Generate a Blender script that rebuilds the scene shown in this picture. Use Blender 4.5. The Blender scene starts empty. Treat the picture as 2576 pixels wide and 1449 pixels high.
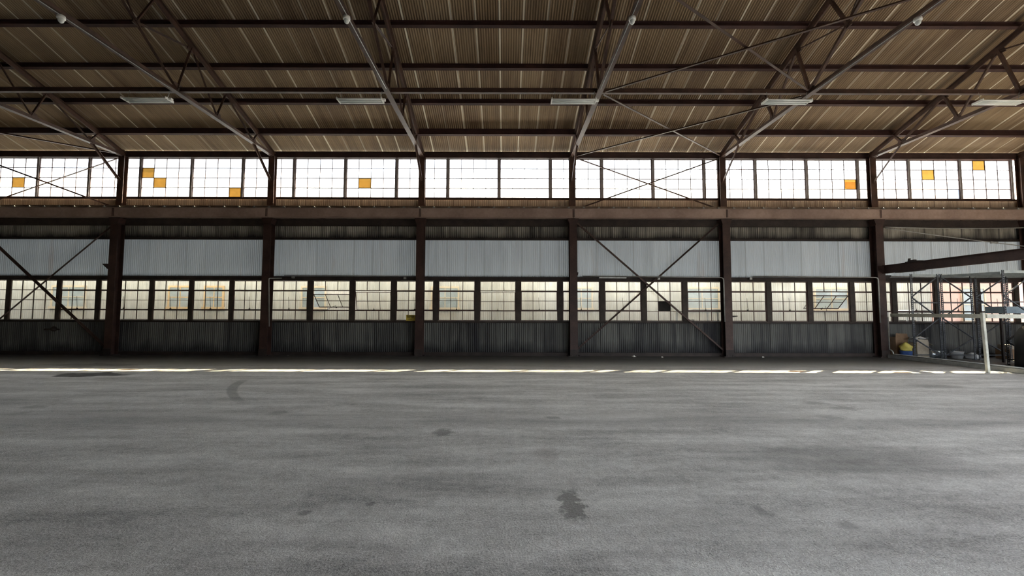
import bpy, bmesh, math, random
from mathutils import Vector, Matrix
random.seed(7)
S = bpy.context.scene
COL = S.collection
PI = math.pi

# ------------------------------------------------------------------ node helpers
def new_mat(name):
    m = bpy.data.materials.new(name); m.use_nodes = True
    nt = m.node_tree; nt.nodes.clear()
    return m, nt
def N(nt, t, **kw):
    n = nt.nodes.new(t)
    for k, v in kw.items():
        if k.startswith('i_'):
            key = k[2:]
            key = int(key) if key.isdigit() else key.replace('_', ' ')
            n.inputs[key].default_value = v
        else: setattr(n, k, v)
    return n
def L(nt, a, b): nt.links.new(a, b)
def math_(nt, op, a, b=None, clamp=False):
    n = nt.nodes.new('ShaderNodeMath'); n.operation = op; n.use_clamp = clamp
    for i, v in enumerate((a, b)):
        if v is None: continue
        if isinstance(v, (int, float)): n.inputs[i].default_value = v
        else: nt.links.new(v, n.inputs[i])
    return n.outputs[0]
def mixc(nt, f, a, b):
    n = nt.nodes.new('ShaderNodeMix'); n.data_type = 'RGBA'
    for s, v in ((0, f), (6, a), (7, b)):
        if isinstance(v, (int, float)): n.inputs[s].default_value = v
        elif isinstance(v, tuple): n.inputs[s].default_value = (*v, 1) if len(v) == 3 else v
        else: nt.links.new(v, n.inputs[s])
    return n.outputs[2]
def ramp(nt, f, p0, p1, c0=(0,0,0), c1=(1,1,1)):
    n = nt.nodes.new('ShaderNodeValToRGB'); nt.links.new(f, n.inputs[0])
    n.color_ramp.elements[0].position = p0; n.color_ramp.elements[0].color = (*c0, 1)
    n.color_ramp.elements[1].position = p1; n.color_ramp.elements[1].color = (*c1, 1)
    return n.outputs[0]
def coords(nt, scale=(1, 1, 1), loc=(0, 0, 0)):
    g = nt.nodes.new('ShaderNodeNewGeometry')
    mp = nt.nodes.new('ShaderNodeMapping'); mp.inputs['Scale'].default_value = scale; mp.inputs['Location'].default_value = loc
    nt.links.new(g.outputs['Position'], mp.inputs['Vector'])
    return mp.outputs[0]
def noise(nt, vec, scale, detail=4, rough=.55):
    n = nt.nodes.new('ShaderNodeTexNoise'); n.inputs['Scale'].default_value = scale
    n.inputs['Detail'].default_value = detail; n.inputs['Roughness'].default_value = rough
    nt.links.new(vec, n.inputs['Vector']); return n.outputs[0]
def finish(nt, col, rough=.7, metal=0., bump=None, bstr=.2, spec=.4, bdist=.01):
    b = nt.nodes.new('ShaderNodeBsdfPrincipled'); o = nt.nodes.new('ShaderNodeOutputMaterial')
    if isinstance(col, tuple): b.inputs['Base Color'].default_value = (*col, 1)
    else: nt.links.new(col, b.inputs['Base Color'])
    if isinstance(rough, (int, float)): b.inputs['Roughness'].default_value = rough
    else: nt.links.new(rough, b.inputs['Roughness'])
    b.inputs['Metallic'].default_value = metal
    b.inputs['Specular IOR Level'].default_value = spec
    if bump is not None:
        bp = nt.nodes.new('ShaderNodeBump'); bp.inputs['Strength'].default_value = bstr; bp.inputs['Distance'].default_value = bdist
        nt.links.new(bump, bp.inputs['Height']); nt.links.new(bp.outputs[0], b.inputs['Normal'])
    nt.links.new(b.outputs[0], o.inputs[0])
    return b

def painted(name, c0, c1, scale=3., rough=.65, metal=0., spec=.4):
    m, nt = new_mat(name)
    v = coords(nt)
    a = noise(nt, v, scale, 5); f = noise(nt, v, scale*9, 3)
    t = ramp(nt, math_(nt, 'ADD', math_(nt, 'MULTIPLY', a, .7), math_(nt, 'MULTIPLY', f, .3)), .38, .64)
    finish(nt, mixc(nt, t, c0, c1), rough, metal, f, .15, spec)
    return m

M = {}
M['steel'] = painted('red_oxide_steel', (.030, .015, .013), (.068, .036, .030), 2.2, .6)
M['steel_truss'] = painted('red_oxide_truss_steel', (.040, .021, .015), (.092, .048, .033), 2.6, .55)
M['steel_purlin'] = painted('dark_purlin_steel', (.030, .013, .013), (.066, .030, .026), 1.6, .6)
M['steel_beam'] = painted('brown_crane_beam_paint', (.27, .19, .16), (.40, .295, .25), 1.3, .6)
M['steel_dark'] = painted('sooty_steel', (.020, .015, .014), (.048, .034, .030), 3., .7)
M['brace'] = painted('brace_steel', (.045, .025, .022), (.10, .06, .05), 4., .6)
M['frame'] = painted('window_frame_steel', (.05, .028, .025), (.10, .055, .048), 5., .6)
M['mullion'] = painted('dark_mullion_steel', (.028, .022, .018), (.055, .042, .034), 4., .7)
M['mull_up'] = painted('glare_toned_mullion', (.20, .18, .175), (.32, .29, .28), 5., .6)  # window glare put into the colour of the upper mullions
M['rail'] = painted('polished_rail_steel', (.22, .16, .12), (.36, .29, .23), 6., .35, .7)
M['galv'] = painted('galvanised_pipe', (.30, .31, .30), (.46, .47, .46), 6., .4, .5)
M['white'] = painted('white_enamel', (.84, .85, .82), (.92, .93, .90), 5., .35)
M['tube'] = painted('lamp_tube_glass', (.72, .76, .74), (.84, .88, .86), 5., .2)
M['reflector'] = painted('grey_reflector', (.55, .56, .55), (.65, .66, .64), 5., .3)
M['post_white'] = painted('weathered_white_paint', (.38, .39, .35), (.58, .59, .53), 7., .7)
M['rack'] = painted('grey_rack_steel', (.04, .046, .058), (.085, .095, .11), 5., .55)
M['rack_beam'] = painted('pale_rack_beam_paint', (.26, .31, .33), (.42, .47, .48), 5., .5)
M['cardboard'] = painted('cardboard', (.20, .125, .075), (.30, .20, .125), 4., .85)
M['cardboard_pale'] = painted('pale_cardboard', (.34, .29, .23), (.46, .41, .33), 4., .85)
M['blue'] = painted('blue_plastic', (.05, .10, .30), (.09, .17, .42), 4., .4)
M['yellow'] = painted('yellow_plastic', (.62, .52, .10), (.80, .70, .20), 7., .5)
M['white_pl'] = painted('white_plastic', (.60, .62, .64), (.74, .76, .78), 4., .4)
M['foil'] = painted('silver_foil', (.55, .65, .72), (.80, .88, .92), 3., .22, .9)
M['film'] = painted('shiny_plastic_sheet', (.62, .64, .66), (.88, .90, .92), 9., .2, .2)
M['black'] = painted('black_cover', (.006, .006, .008), (.014, .014, .016), 5., .5)
M['slate'] = painted('blue_grey_panel', (.20, .27, .33), (.28, .36, .42), 4., .45)
M['sign_yellow'] = painted('yellow_sign_enamel', (.56, .42, .05), (.68, .53, .09), 6., .45)
M['sign_black'] = painted('black_sign_paint', (.02, .012, .004), (.035, .02, .008), 6., .6)
M['daylight_patch'] = painted('daylight_white', (.80, .80, .74), (.92, .92, .86), 9., .8)
M['asphalt'] = painted('outdoor_concrete', (.30, .29, .27), (.42, .40, .37), 1., .85)
M['yard'] = painted('dark_yard_asphalt', (.045, .045, .045), (.08, .08, .078), 1., .9)
M['cream_trim'] = painted('cream_trim_paint', (.50, .42, .31), (.60, .50, .37), 3., .7)
M['orange_trim'] = painted('ochre_panel_paint', (.56, .38, .19), (.66, .46, .25), 3., .7)
M['win_dark'] = painted('blue_grey_window', (.26, .31, .34), (.38, .43, .46), 2., .25)
M['red_wall'] = painted('pink_stucco', (.56, .34, .29), (.66, .43, .36), 1.2, .8)
M['pale_top'] = painted('pale_blue_parapet', (.48, .54, .58), (.66, .71, .74), 2.2, .6)
M['cart_grey'] = painted('grey_cart_paint', (.22, .24, .26), (.34, .36, .38), 3., .4)
M['rubber'] = painted('black_rubber', (.015, .015, .015), (.03, .03, .03), 6., .8)
M['pane_black'] = painted('black_boarded_pane', (.012, .011, .010), (.022, .02, .018), 6., .8)

def corrugated_mat(name, base, alt, dirt, dirt_lo, dirt_hi, lap=.76, lap_col=None, lap_amt=.5, axis=0, rough=.6, dz=(1, 1, .18), rust=None, seed=0., zd=None, lapw=.055, trans=0.):
    """sheet metal: vertical streaks of dirt, laps between the sheets, tone changing sheet by sheet"""
    m, nt = new_mat(name)
    v = coords(nt, dz, (seed, seed*.7, seed*.3))
    big = noise(nt, v, .9, 5, .6); streak = noise(nt, coords(nt, (7, 7, .35) if axis == 0 and dz[2] < 1 else (7, .35, .35), (seed, 0, 0)), 1., 4, .6)
    g = nt.nodes.new('ShaderNodeNewGeometry'); sp = nt.nodes.new('ShaderNodeSeparateXYZ'); L(nt, g.outputs['Position'], sp.inputs[0])
    u = math_(nt, 'DIVIDE', math_(nt, 'ADD', sp.outputs[axis], 40.+seed*.13), lap)
    idx = math_(nt, 'FLOOR', u); fr = math_(nt, 'FRACT', u)
    wn = nt.nodes.new('ShaderNodeTexWhiteNoise'); wn.noise_dimensions = '1D'; L(nt, idx, wn.inputs['W'])
    col = mixc(nt, wn.outputs['Value'], base, alt)
    f = math_(nt, 'ADD', math_(nt, 'MULTIPLY', big, .55), math_(nt, 'MULTIPLY', streak, .45))
    col = mixc(nt, ramp(nt, f, dirt_lo, dirt_hi), col, dirt)
    if rust:
        rn = noise(nt, coords(nt, (2.2, 2.2, .25), (3.3, 1, 0)), 1., 3)
        col = mixc(nt, math_(nt, 'MULTIPLY', ramp(nt, rn, .60, .74), .55), col, rust)
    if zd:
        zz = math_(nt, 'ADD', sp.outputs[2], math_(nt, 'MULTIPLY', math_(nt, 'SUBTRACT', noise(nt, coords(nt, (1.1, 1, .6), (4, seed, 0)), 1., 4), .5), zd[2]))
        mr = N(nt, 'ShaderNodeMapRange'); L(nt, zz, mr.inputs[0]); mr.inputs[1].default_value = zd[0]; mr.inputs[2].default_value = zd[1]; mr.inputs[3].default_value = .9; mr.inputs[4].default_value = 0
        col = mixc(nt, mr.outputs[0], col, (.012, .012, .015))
    if lap_col:
        line = math_(nt, 'LESS_THAN', fr, lapw)
        wn2 = nt.nodes.new('ShaderNodeTexWhiteNoise'); wn2.noise_dimensions = '1D'; L(nt, math_(nt, 'ADD', idx, 77.3), wn2.inputs['W'])
        amt = math_(nt, 'MULTIPLY', math_(nt, 'MULTIPLY', line, wn2.outputs['Value']), lap_amt)
        col = mixc(nt, amt, col, lap_col)
    b = finish(nt, col, rough, 0., streak, .1, .35)
    if trans:
        o = [n for n in nt.nodes if n.type == 'OUTPUT_MATERIAL'][0]
        tl = N(nt, 'ShaderNodeBsdfTranslucent'); tl.inputs[0].default_value = (.54, .67, .88, 1)
        mx = N(nt, 'ShaderNodeMixShader'); mx.inputs[0].default_value = trans; L(nt, b.outputs[0], mx.inputs[1]); L(nt, tl.outputs[0], mx.inputs[2]); L(nt, mx.outputs[0], o.inputs[0])
    return m
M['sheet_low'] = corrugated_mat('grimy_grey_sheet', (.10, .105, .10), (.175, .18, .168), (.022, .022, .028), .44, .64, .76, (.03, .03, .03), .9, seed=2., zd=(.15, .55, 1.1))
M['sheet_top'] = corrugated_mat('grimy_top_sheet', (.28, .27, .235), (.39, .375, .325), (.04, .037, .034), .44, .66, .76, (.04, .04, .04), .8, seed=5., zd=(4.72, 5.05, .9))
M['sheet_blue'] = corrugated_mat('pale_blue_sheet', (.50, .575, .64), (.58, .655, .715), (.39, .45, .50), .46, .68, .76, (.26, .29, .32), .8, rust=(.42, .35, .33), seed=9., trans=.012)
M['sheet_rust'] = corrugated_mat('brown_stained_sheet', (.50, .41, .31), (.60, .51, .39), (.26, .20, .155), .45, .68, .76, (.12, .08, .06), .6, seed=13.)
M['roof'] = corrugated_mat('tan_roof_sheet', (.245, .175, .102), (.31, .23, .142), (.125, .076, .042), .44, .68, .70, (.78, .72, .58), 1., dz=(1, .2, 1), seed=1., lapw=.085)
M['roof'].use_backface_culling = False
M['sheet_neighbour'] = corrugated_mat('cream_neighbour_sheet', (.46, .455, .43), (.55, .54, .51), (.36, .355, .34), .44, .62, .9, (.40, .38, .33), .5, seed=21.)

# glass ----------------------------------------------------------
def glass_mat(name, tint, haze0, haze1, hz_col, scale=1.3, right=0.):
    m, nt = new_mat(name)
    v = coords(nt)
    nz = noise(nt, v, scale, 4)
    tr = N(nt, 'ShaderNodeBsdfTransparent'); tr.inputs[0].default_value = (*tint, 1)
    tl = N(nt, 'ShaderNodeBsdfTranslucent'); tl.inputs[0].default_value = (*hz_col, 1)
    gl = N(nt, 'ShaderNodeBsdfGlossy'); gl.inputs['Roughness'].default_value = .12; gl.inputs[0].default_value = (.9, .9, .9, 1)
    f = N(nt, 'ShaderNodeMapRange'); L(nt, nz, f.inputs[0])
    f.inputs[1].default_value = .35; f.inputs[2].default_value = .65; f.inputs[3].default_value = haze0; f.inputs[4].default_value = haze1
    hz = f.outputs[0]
    if right:   # haze raised to the right, painting in the blown-out glare there
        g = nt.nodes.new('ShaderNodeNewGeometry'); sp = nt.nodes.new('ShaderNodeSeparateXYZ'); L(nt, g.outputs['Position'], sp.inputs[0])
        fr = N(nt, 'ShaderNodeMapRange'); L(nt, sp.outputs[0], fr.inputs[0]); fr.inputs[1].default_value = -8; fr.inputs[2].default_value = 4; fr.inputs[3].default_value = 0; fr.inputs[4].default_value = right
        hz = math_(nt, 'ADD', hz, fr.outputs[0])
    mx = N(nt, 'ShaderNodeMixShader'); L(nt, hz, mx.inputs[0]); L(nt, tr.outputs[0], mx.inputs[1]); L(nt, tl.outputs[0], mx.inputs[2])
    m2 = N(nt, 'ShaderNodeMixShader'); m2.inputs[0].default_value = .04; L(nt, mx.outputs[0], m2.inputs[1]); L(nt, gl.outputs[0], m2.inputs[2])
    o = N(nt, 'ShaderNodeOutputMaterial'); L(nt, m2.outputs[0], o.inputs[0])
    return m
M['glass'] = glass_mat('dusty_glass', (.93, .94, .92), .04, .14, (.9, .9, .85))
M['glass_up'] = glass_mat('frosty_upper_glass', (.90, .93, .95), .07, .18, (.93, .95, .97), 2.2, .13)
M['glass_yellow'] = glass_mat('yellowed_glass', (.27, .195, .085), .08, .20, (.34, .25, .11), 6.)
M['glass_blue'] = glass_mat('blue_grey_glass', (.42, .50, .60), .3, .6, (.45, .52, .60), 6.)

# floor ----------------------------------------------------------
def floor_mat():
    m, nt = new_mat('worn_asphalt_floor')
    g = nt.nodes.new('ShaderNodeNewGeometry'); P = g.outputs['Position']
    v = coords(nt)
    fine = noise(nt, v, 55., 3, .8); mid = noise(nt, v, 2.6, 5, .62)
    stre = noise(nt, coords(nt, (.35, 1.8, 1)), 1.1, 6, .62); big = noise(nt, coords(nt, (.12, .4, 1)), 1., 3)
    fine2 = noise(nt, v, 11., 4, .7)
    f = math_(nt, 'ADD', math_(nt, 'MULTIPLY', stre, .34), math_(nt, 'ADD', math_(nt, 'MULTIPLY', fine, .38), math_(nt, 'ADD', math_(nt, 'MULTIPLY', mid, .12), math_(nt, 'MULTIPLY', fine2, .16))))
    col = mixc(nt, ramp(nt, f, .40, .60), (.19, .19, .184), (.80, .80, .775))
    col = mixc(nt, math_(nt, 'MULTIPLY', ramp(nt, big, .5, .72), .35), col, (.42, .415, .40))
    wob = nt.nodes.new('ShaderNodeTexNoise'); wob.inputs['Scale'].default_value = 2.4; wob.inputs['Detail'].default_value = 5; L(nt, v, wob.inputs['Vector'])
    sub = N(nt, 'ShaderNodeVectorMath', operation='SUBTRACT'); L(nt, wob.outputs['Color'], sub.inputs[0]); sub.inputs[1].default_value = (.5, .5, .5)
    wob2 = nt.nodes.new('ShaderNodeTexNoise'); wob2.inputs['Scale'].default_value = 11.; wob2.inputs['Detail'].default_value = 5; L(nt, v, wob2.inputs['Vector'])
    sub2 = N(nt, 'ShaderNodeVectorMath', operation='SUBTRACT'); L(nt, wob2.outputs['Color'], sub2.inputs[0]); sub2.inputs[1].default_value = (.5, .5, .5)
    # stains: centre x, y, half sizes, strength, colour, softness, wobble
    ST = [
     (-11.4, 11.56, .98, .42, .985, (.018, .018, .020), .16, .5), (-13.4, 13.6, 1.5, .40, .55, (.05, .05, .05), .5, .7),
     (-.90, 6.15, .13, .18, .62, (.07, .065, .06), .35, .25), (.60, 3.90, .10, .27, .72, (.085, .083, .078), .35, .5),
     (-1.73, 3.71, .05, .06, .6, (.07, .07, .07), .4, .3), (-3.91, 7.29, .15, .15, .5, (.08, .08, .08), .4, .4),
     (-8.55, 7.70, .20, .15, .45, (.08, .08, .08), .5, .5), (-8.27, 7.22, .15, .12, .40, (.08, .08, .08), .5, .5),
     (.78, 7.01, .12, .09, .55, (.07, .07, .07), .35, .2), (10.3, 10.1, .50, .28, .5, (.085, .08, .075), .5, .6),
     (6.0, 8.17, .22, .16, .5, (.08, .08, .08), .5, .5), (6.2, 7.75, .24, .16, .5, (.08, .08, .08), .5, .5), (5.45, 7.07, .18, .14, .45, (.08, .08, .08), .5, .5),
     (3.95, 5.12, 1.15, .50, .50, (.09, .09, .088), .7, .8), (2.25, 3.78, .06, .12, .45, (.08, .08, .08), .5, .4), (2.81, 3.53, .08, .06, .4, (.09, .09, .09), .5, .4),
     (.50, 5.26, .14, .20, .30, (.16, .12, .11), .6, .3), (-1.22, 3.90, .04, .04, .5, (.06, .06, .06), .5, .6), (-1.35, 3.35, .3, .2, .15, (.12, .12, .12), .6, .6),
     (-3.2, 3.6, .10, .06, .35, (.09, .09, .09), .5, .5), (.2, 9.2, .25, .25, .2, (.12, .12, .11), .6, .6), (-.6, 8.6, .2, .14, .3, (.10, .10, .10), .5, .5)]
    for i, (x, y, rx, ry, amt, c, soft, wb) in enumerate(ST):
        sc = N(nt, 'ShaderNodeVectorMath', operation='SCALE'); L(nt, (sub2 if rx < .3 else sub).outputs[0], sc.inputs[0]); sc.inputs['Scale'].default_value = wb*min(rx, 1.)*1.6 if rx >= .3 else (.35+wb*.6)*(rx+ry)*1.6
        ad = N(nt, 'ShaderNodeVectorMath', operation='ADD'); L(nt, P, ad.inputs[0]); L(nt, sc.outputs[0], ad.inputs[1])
        a2 = N(nt, 'ShaderNodeVectorMath', operation='SUBTRACT'); L(nt, ad.outputs[0], a2.inputs[0]); a2.inputs[1].default_value = (x, y, 0)
        ml = N(nt, 'ShaderNodeVectorMath', operation='MULTIPLY'); L(nt, a2.outputs[0], ml.inputs[0]); ml.inputs[1].default_value = (1/rx, 1/ry, 0)
        ln = N(nt, 'ShaderNodeVectorMath', operation='LENGTH'); L(nt, ml.outputs[0], ln.inputs[0])
        mr = N(nt, 'ShaderNodeMapRange', interpolation_type='SMOOTHSTEP'); L(nt, ln.outputs['Value'], mr.inputs[0])
        mr.inputs[1].default_value = 1-soft; mr.inputs[2].default_value = 1+soft; mr.inputs[3].default_value = amt; mr.inputs[4].default_value = 0
        col = mixc(nt, mr.outputs[0], col, c)
    # curved tyre mark
    sp = N(nt, 'ShaderNodeSeparateXYZ'); L(nt, P, sp.inputs[0])
    ty = math_(nt, 'SUBTRACT', sp.outputs[1], 9.27)
    cx_ = math_(nt, 'ADD', math_(nt, 'MULTIPLY', ty, -.645), math_(nt, 'MULTIPLY', math_(nt, 'MULTIPLY', ty, ty), .1456))
    ds = math_(nt, 'ABSOLUTE', math_(nt, 'ADD', math_(nt, 'SUBTRACT', sp.outputs[0], cx_), 6.0))
    bm_ = N(nt, 'ShaderNodeMapRange'); L(nt, ds, bm_.inputs[0]); bm_.inputs[1].default_value = .09; bm_.inputs[2].default_value = .14; bm_.inputs[3].default_value = 1; bm_.inputs[4].default_value = 0
    ed = N(nt, 'ShaderNodeMapRange'); L(nt, math_(nt, 'ABSOLUTE', math_(nt, 'ADD', ty, -.17)), ed.inputs[0]); ed.inputs[1].default_value = .9; ed.inputs[2].default_value = 1.5; ed.inputs[3].default_value = .5; ed.inputs[4].default_value = 0
    col = mixc(nt, math_(nt, 'MULTIPLY', bm_.outputs[0], ed.outputs[0]), col, (.08, .08, .08))
    # paving seam: a paler lip and a darker strip
    yy = math_(nt, 'ADD', sp.outputs[1], math_(nt, 'MULTIPLY', math_(nt, 'SUBTRACT', stre, .5), .35))
    seam = N(nt, 'ShaderNodeMapRange', interpolation_type='SMOOTHSTEP'); L(nt, math_(nt, 'ABSOLUTE', math_(nt, 'SUBTRACT', yy, 6.78)), seam.inputs[0])
    seam.inputs[1].default_value = 0; seam.inputs[2].default_value = .42; seam.inputs[3].default_value = .36; seam.inputs[4].default_value = 0
    col = mixc(nt, seam.outputs[0], col, (.15, .15, .15))
    seam2 = N(nt, 'ShaderNodeMapRange', interpolation_type='SMOOTHSTEP'); L(nt, math_(nt, 'ABSOLUTE', math_(nt, 'SUBTRACT', yy, 7.2)), seam2.inputs[0])
    seam2.inputs[1].default_value = 0; seam2.inputs[2].default_value = .2; seam2.inputs[3].default_value = .35; seam2.inputs[4].default_value = 0
    col = mixc(nt, seam2.outputs[0], col, (.46, .46, .44))
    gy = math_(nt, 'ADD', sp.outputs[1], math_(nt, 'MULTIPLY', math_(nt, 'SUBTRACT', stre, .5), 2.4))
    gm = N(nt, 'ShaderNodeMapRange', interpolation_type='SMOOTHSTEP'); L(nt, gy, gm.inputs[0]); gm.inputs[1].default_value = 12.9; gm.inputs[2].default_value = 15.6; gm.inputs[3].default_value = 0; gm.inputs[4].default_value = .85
    col = mixc(nt, gm.outputs[0], col, (.035, .033, .032))  # shade near the wall painted into the floor, along with grime
    hb = math_(nt, 'ADD', fine, math_(nt, 'MULTIPLY', fine2, .8))
    finish(nt, col, ramp(nt, mid, .3, .7, (.40,)*3, (.58,)*3), 0., hb, 1., .38, .018)
    return m
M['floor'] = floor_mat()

# ------------------------------------------------------------------ mesh helpers
class MB:
    def __init__(s): s.v = []; s.f = []
    def box(s, x0, x1, y0, y1, z0, z1):
        b = len(s.v)
        s.v += [(x0,y0,z0),(x1,y0,z0),(x1,y1,z0),(x0,y1,z0),(x0,y0,z1),(x1,y0,z1),(x1,y1,z1),(x0,y1,z1)]
        s.f += [tuple(b+i for i in q) for q in ((0,3,2,1),(4,5,6,7),(0,1,5,4),(1,2,6,5),(2,3,7,6),(3,0,4,7))]
        return s
    def prism(s, prof, p0, p1, up=(0, 0, 1)):
        """closed 2-D profile (side, up) swept from p0 to p1"""
        p0, p1 = Vector(p0), Vector(p1); d = (p1-p0).normalized(); up = Vector(up)
        side = d.cross(up)
        if side.length < 1e-4: side = d.cross(Vector((1, 0, 0)))
        side.normalize(); u = side.cross(d).normalized()
        b = len(s.v); n = len(prof)
        for p in (p0, p1):
            for a, c in prof: s.v.append(tuple(p + side*a + u*c))
        for i in range(n):
            j = (i+1) % n; s.f.append((b+i, b+j, b+n+j, b+n+i))
        s.f.append(tuple(b+i for i in reversed(range(n)))); s.f.append(tuple(b+n+i for i in range(n)))
        return s
    def bar(s, p0, p1, w, h, up=(0, 0, 1)):
        w /= 2; h /= 2
        return s.prism([(-w,-h),(w,-h),(w,h),(-w,h)], p0, p1, up)
    def ibeam(s, p0, p1, w, h, t=.014, tw=.01, up=(0, 0, 1)):
        W, H, T = w/2, h/2, tw/2
        pr = [(-W,-H),(W,-H),(W,-H+t),(T,-H+t),(T,H-t),(W,H-t),(W,H),(-W,H),(-W,H-t),(-T,H-t),(-T,-H+t),(-W,-H+t)]
        return s.prism(pr, p0, p1, up)
    def tee(s, p0, p1, w, h, t=.012, up=(0, 0, 1), flip=False):
        W, H, T = w/2, h/2, .02
        k = -1 if flip else 1
        pr = [(-W,H*k),(W,H*k),(W,(H-t)*k),(T,(H-t)*k),(T,-H*k),(-T,-H*k),(-T,(H-t)*k),(-W,(H-t)*k)]
        if k > 0: pr = pr[::-1]
        return s.prism(pr, p0, p1, up)
    def angle(s, p0, p1, a, t=.01, up=(0, 0, 1)):
        h = a/2
        pr = [(-h,-h),(h,-h),(h,-h+t),(-h+t,-h+t),(-h+t,h),(-h,h)]
        return s.prism(pr, p0, p1, up)
    def tube(s, pts, r, n=8):
        pts = [Vector(p) for p in pts]; b = len(s.v); k = len(pts)
        ref = None
        for i, p in enumerate(pts):
            d = ((pts[min(i+1, k-1)]-pts[max(i-1, 0)])).normalized()
            if ref is None:
                ref = d.orthogonal().normalized()
            ref = (ref - d*ref.dot(d)).normalized(); bi = d.cross(ref)
            for j in range(n):
                a = 2*PI*j/n; s.v.append(tuple(p + ref*math.cos(a)*r + bi*math.sin(a)*r))
        for i in range(k-1):
            for j in range(n):
                j2 = (j+1) % n
                s.f.append((b+i*n+j, b+i*n+j2, b+(i+1)*n+j2, b+(i+1)*n+j))
        s.f.append(tuple(b+j for j in reversed(range(n)))); s.f.append(tuple(b+(k-1)*n+j for j in range(n)))
        return s
    def lathe(s, prof, c=(0, 0, 0), n=20, axis='z'):
        b = len(s.v); k = len(prof)
        for r, h in prof:
            for j in range(n):
                a = 2*PI*j/n; x, y = r*math.cos(a), r*math.sin(a)
                p = (x, y, h) if axis == 'z' else (h, x, y) if axis == 'x' else (x, h, y)
                s.v.append((c[0]+p[0], c[1]+p[1], c[2]+p[2]))
        for i in range(k-1):
            for j in range(n):
                j2 = (j+1) % n; s.f.append((b+i*n+j, b+i*n+j2, b+(i+1)*n+j2, b+(i+1)*n+j))
        s.f.append(tuple(b+j for j in reversed(range(n)))); s.f.append(tuple(b+(k-1)*n+j for j in range(n)))
        return s
    def corr(s, x0, x1, a, b_, pitch=.076, amp=.010, axis='x', seg=6, thick=0.0):
        """corrugated sheet: waves along x (or y), edges a=(y,z) and b=(y,z)"""
        n = int((x1-x0)/pitch*seg)+1
        va, vb = Vector((0, *a)), Vector((0, *b_))
        d = (vb-va).normalized(); nr = d.cross(Vector((1, 0, 0))).normalized()
        b = len(s.v)
        for i in range(n+1):
            x = x0+(x1-x0)*i/n; o = nr*math.sin(2*PI*x/pitch)*amp
            for e in (va, vb):
                p = e+o
                s.v.append((x, p.y, p.z) if axis == 'x' else (p.y, x, p.z))
        for i in range(n): s.f.append((b+2*i, b+2*i+1, b+2*i+3, b+2*i+2))
        return s
    def build(s, name, mat, parent=None, loc=None, smooth=False, fix=True):
        me = bpy.data.meshes.new(name); me.from_pydata(s.v, [], s.f); me.update()
        if fix:
            bm = bmesh.new(); bm.from_mesh(me); bmesh.ops.recalc_face_normals(bm, faces=bm.faces); bm.to_mesh(me); bm.free()
        if smooth:
            for p in me.polygons: p.use_smooth = True
        me.materials.append(M[mat])
        o = bpy.data.objects.new(name, me); COL.objects.link(o)
        if loc: o.location = loc
        if parent: o.parent = parent
        return o
def bevel(o, w=.006, seg=2):
    m = o.modifiers.new('bevel', 'BEVEL'); m.width = w; m.segments = seg; m.limit_method = 'ANGLE'; return o
def tag(o, label, cat=None, group=None, kind=None):
    o['label'] = label
    if cat: o['category'] = cat
    if group: o['group'] = group
    if kind: o['kind'] = kind
    return o
def empty(name, loc, label, cat, group=None, kind=None):
    o = bpy.data.objects.new(name, None); COL.objects.link(o); o.location = loc; o.empty_display_size = .2
    return tag(o, label, cat, group, kind)
def copy_tree(o, parent=None):
    c = o.copy(); COL.objects.link(c); c.parent = parent
    for ch in list(o.children): copy_tree(ch, c)
    return c

# ------------------------------------------------------------------ layout (metres; camera stands at x=0, y=0)
YW = 16.92            # wall sheeting
YS = 16.84            # inner face of the girts
X0, X1 = -27.85, 21.25
YR, YB = 7.2, -2.44   # ridge, rear wall
SL = .35
def zroof(y): return 8.40 + SL*(16.84 - y) if y >= YR else 8.40 + SL*(16.84 - (2*YR - y))
BAY = 6.1
CX = [2.69 + BAY*k for k in range(-4, 4)]      # -21.71 ... 20.99
BN = {-4: 'cross-braced bay at the left edge', -3: 'second bay from the left', -2: 'third bay from the left, left of the yellow sign', -1: 'middle bay right of the yellow sign',
      0: 'cross-braced bay right of the middle', 1: 'bay left of the pallet racking', 2: 'far right bay behind the pallet racking'}
ORD = ['first', 'second', 'third', 'fourth', 'fifth', 'sixth', 'seventh']
def bay_of(x): return math.floor((x - 2.69)/BAY)
COLN = {-4: 'beyond the left edge of the picture', -3: 'first from the left', -2: 'second from the left', -1: 'beside the yellow sign',
        0: 'at the left of the crossed braces in the middle', 1: 'at the right of the crossed braces in the middle', 2: 'at the corner of the caged rack store', 3: 'in the far right corner'}

# ---------------- setting
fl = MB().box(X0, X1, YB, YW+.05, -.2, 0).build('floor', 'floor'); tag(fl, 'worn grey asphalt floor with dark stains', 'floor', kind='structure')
gr = MB().box(-90, 110, YW+.1, 90, -.5, -.21).build('ground', 'asphalt'); tag(gr, 'pale concrete ground outside the shed', 'ground', kind='structure')

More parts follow.
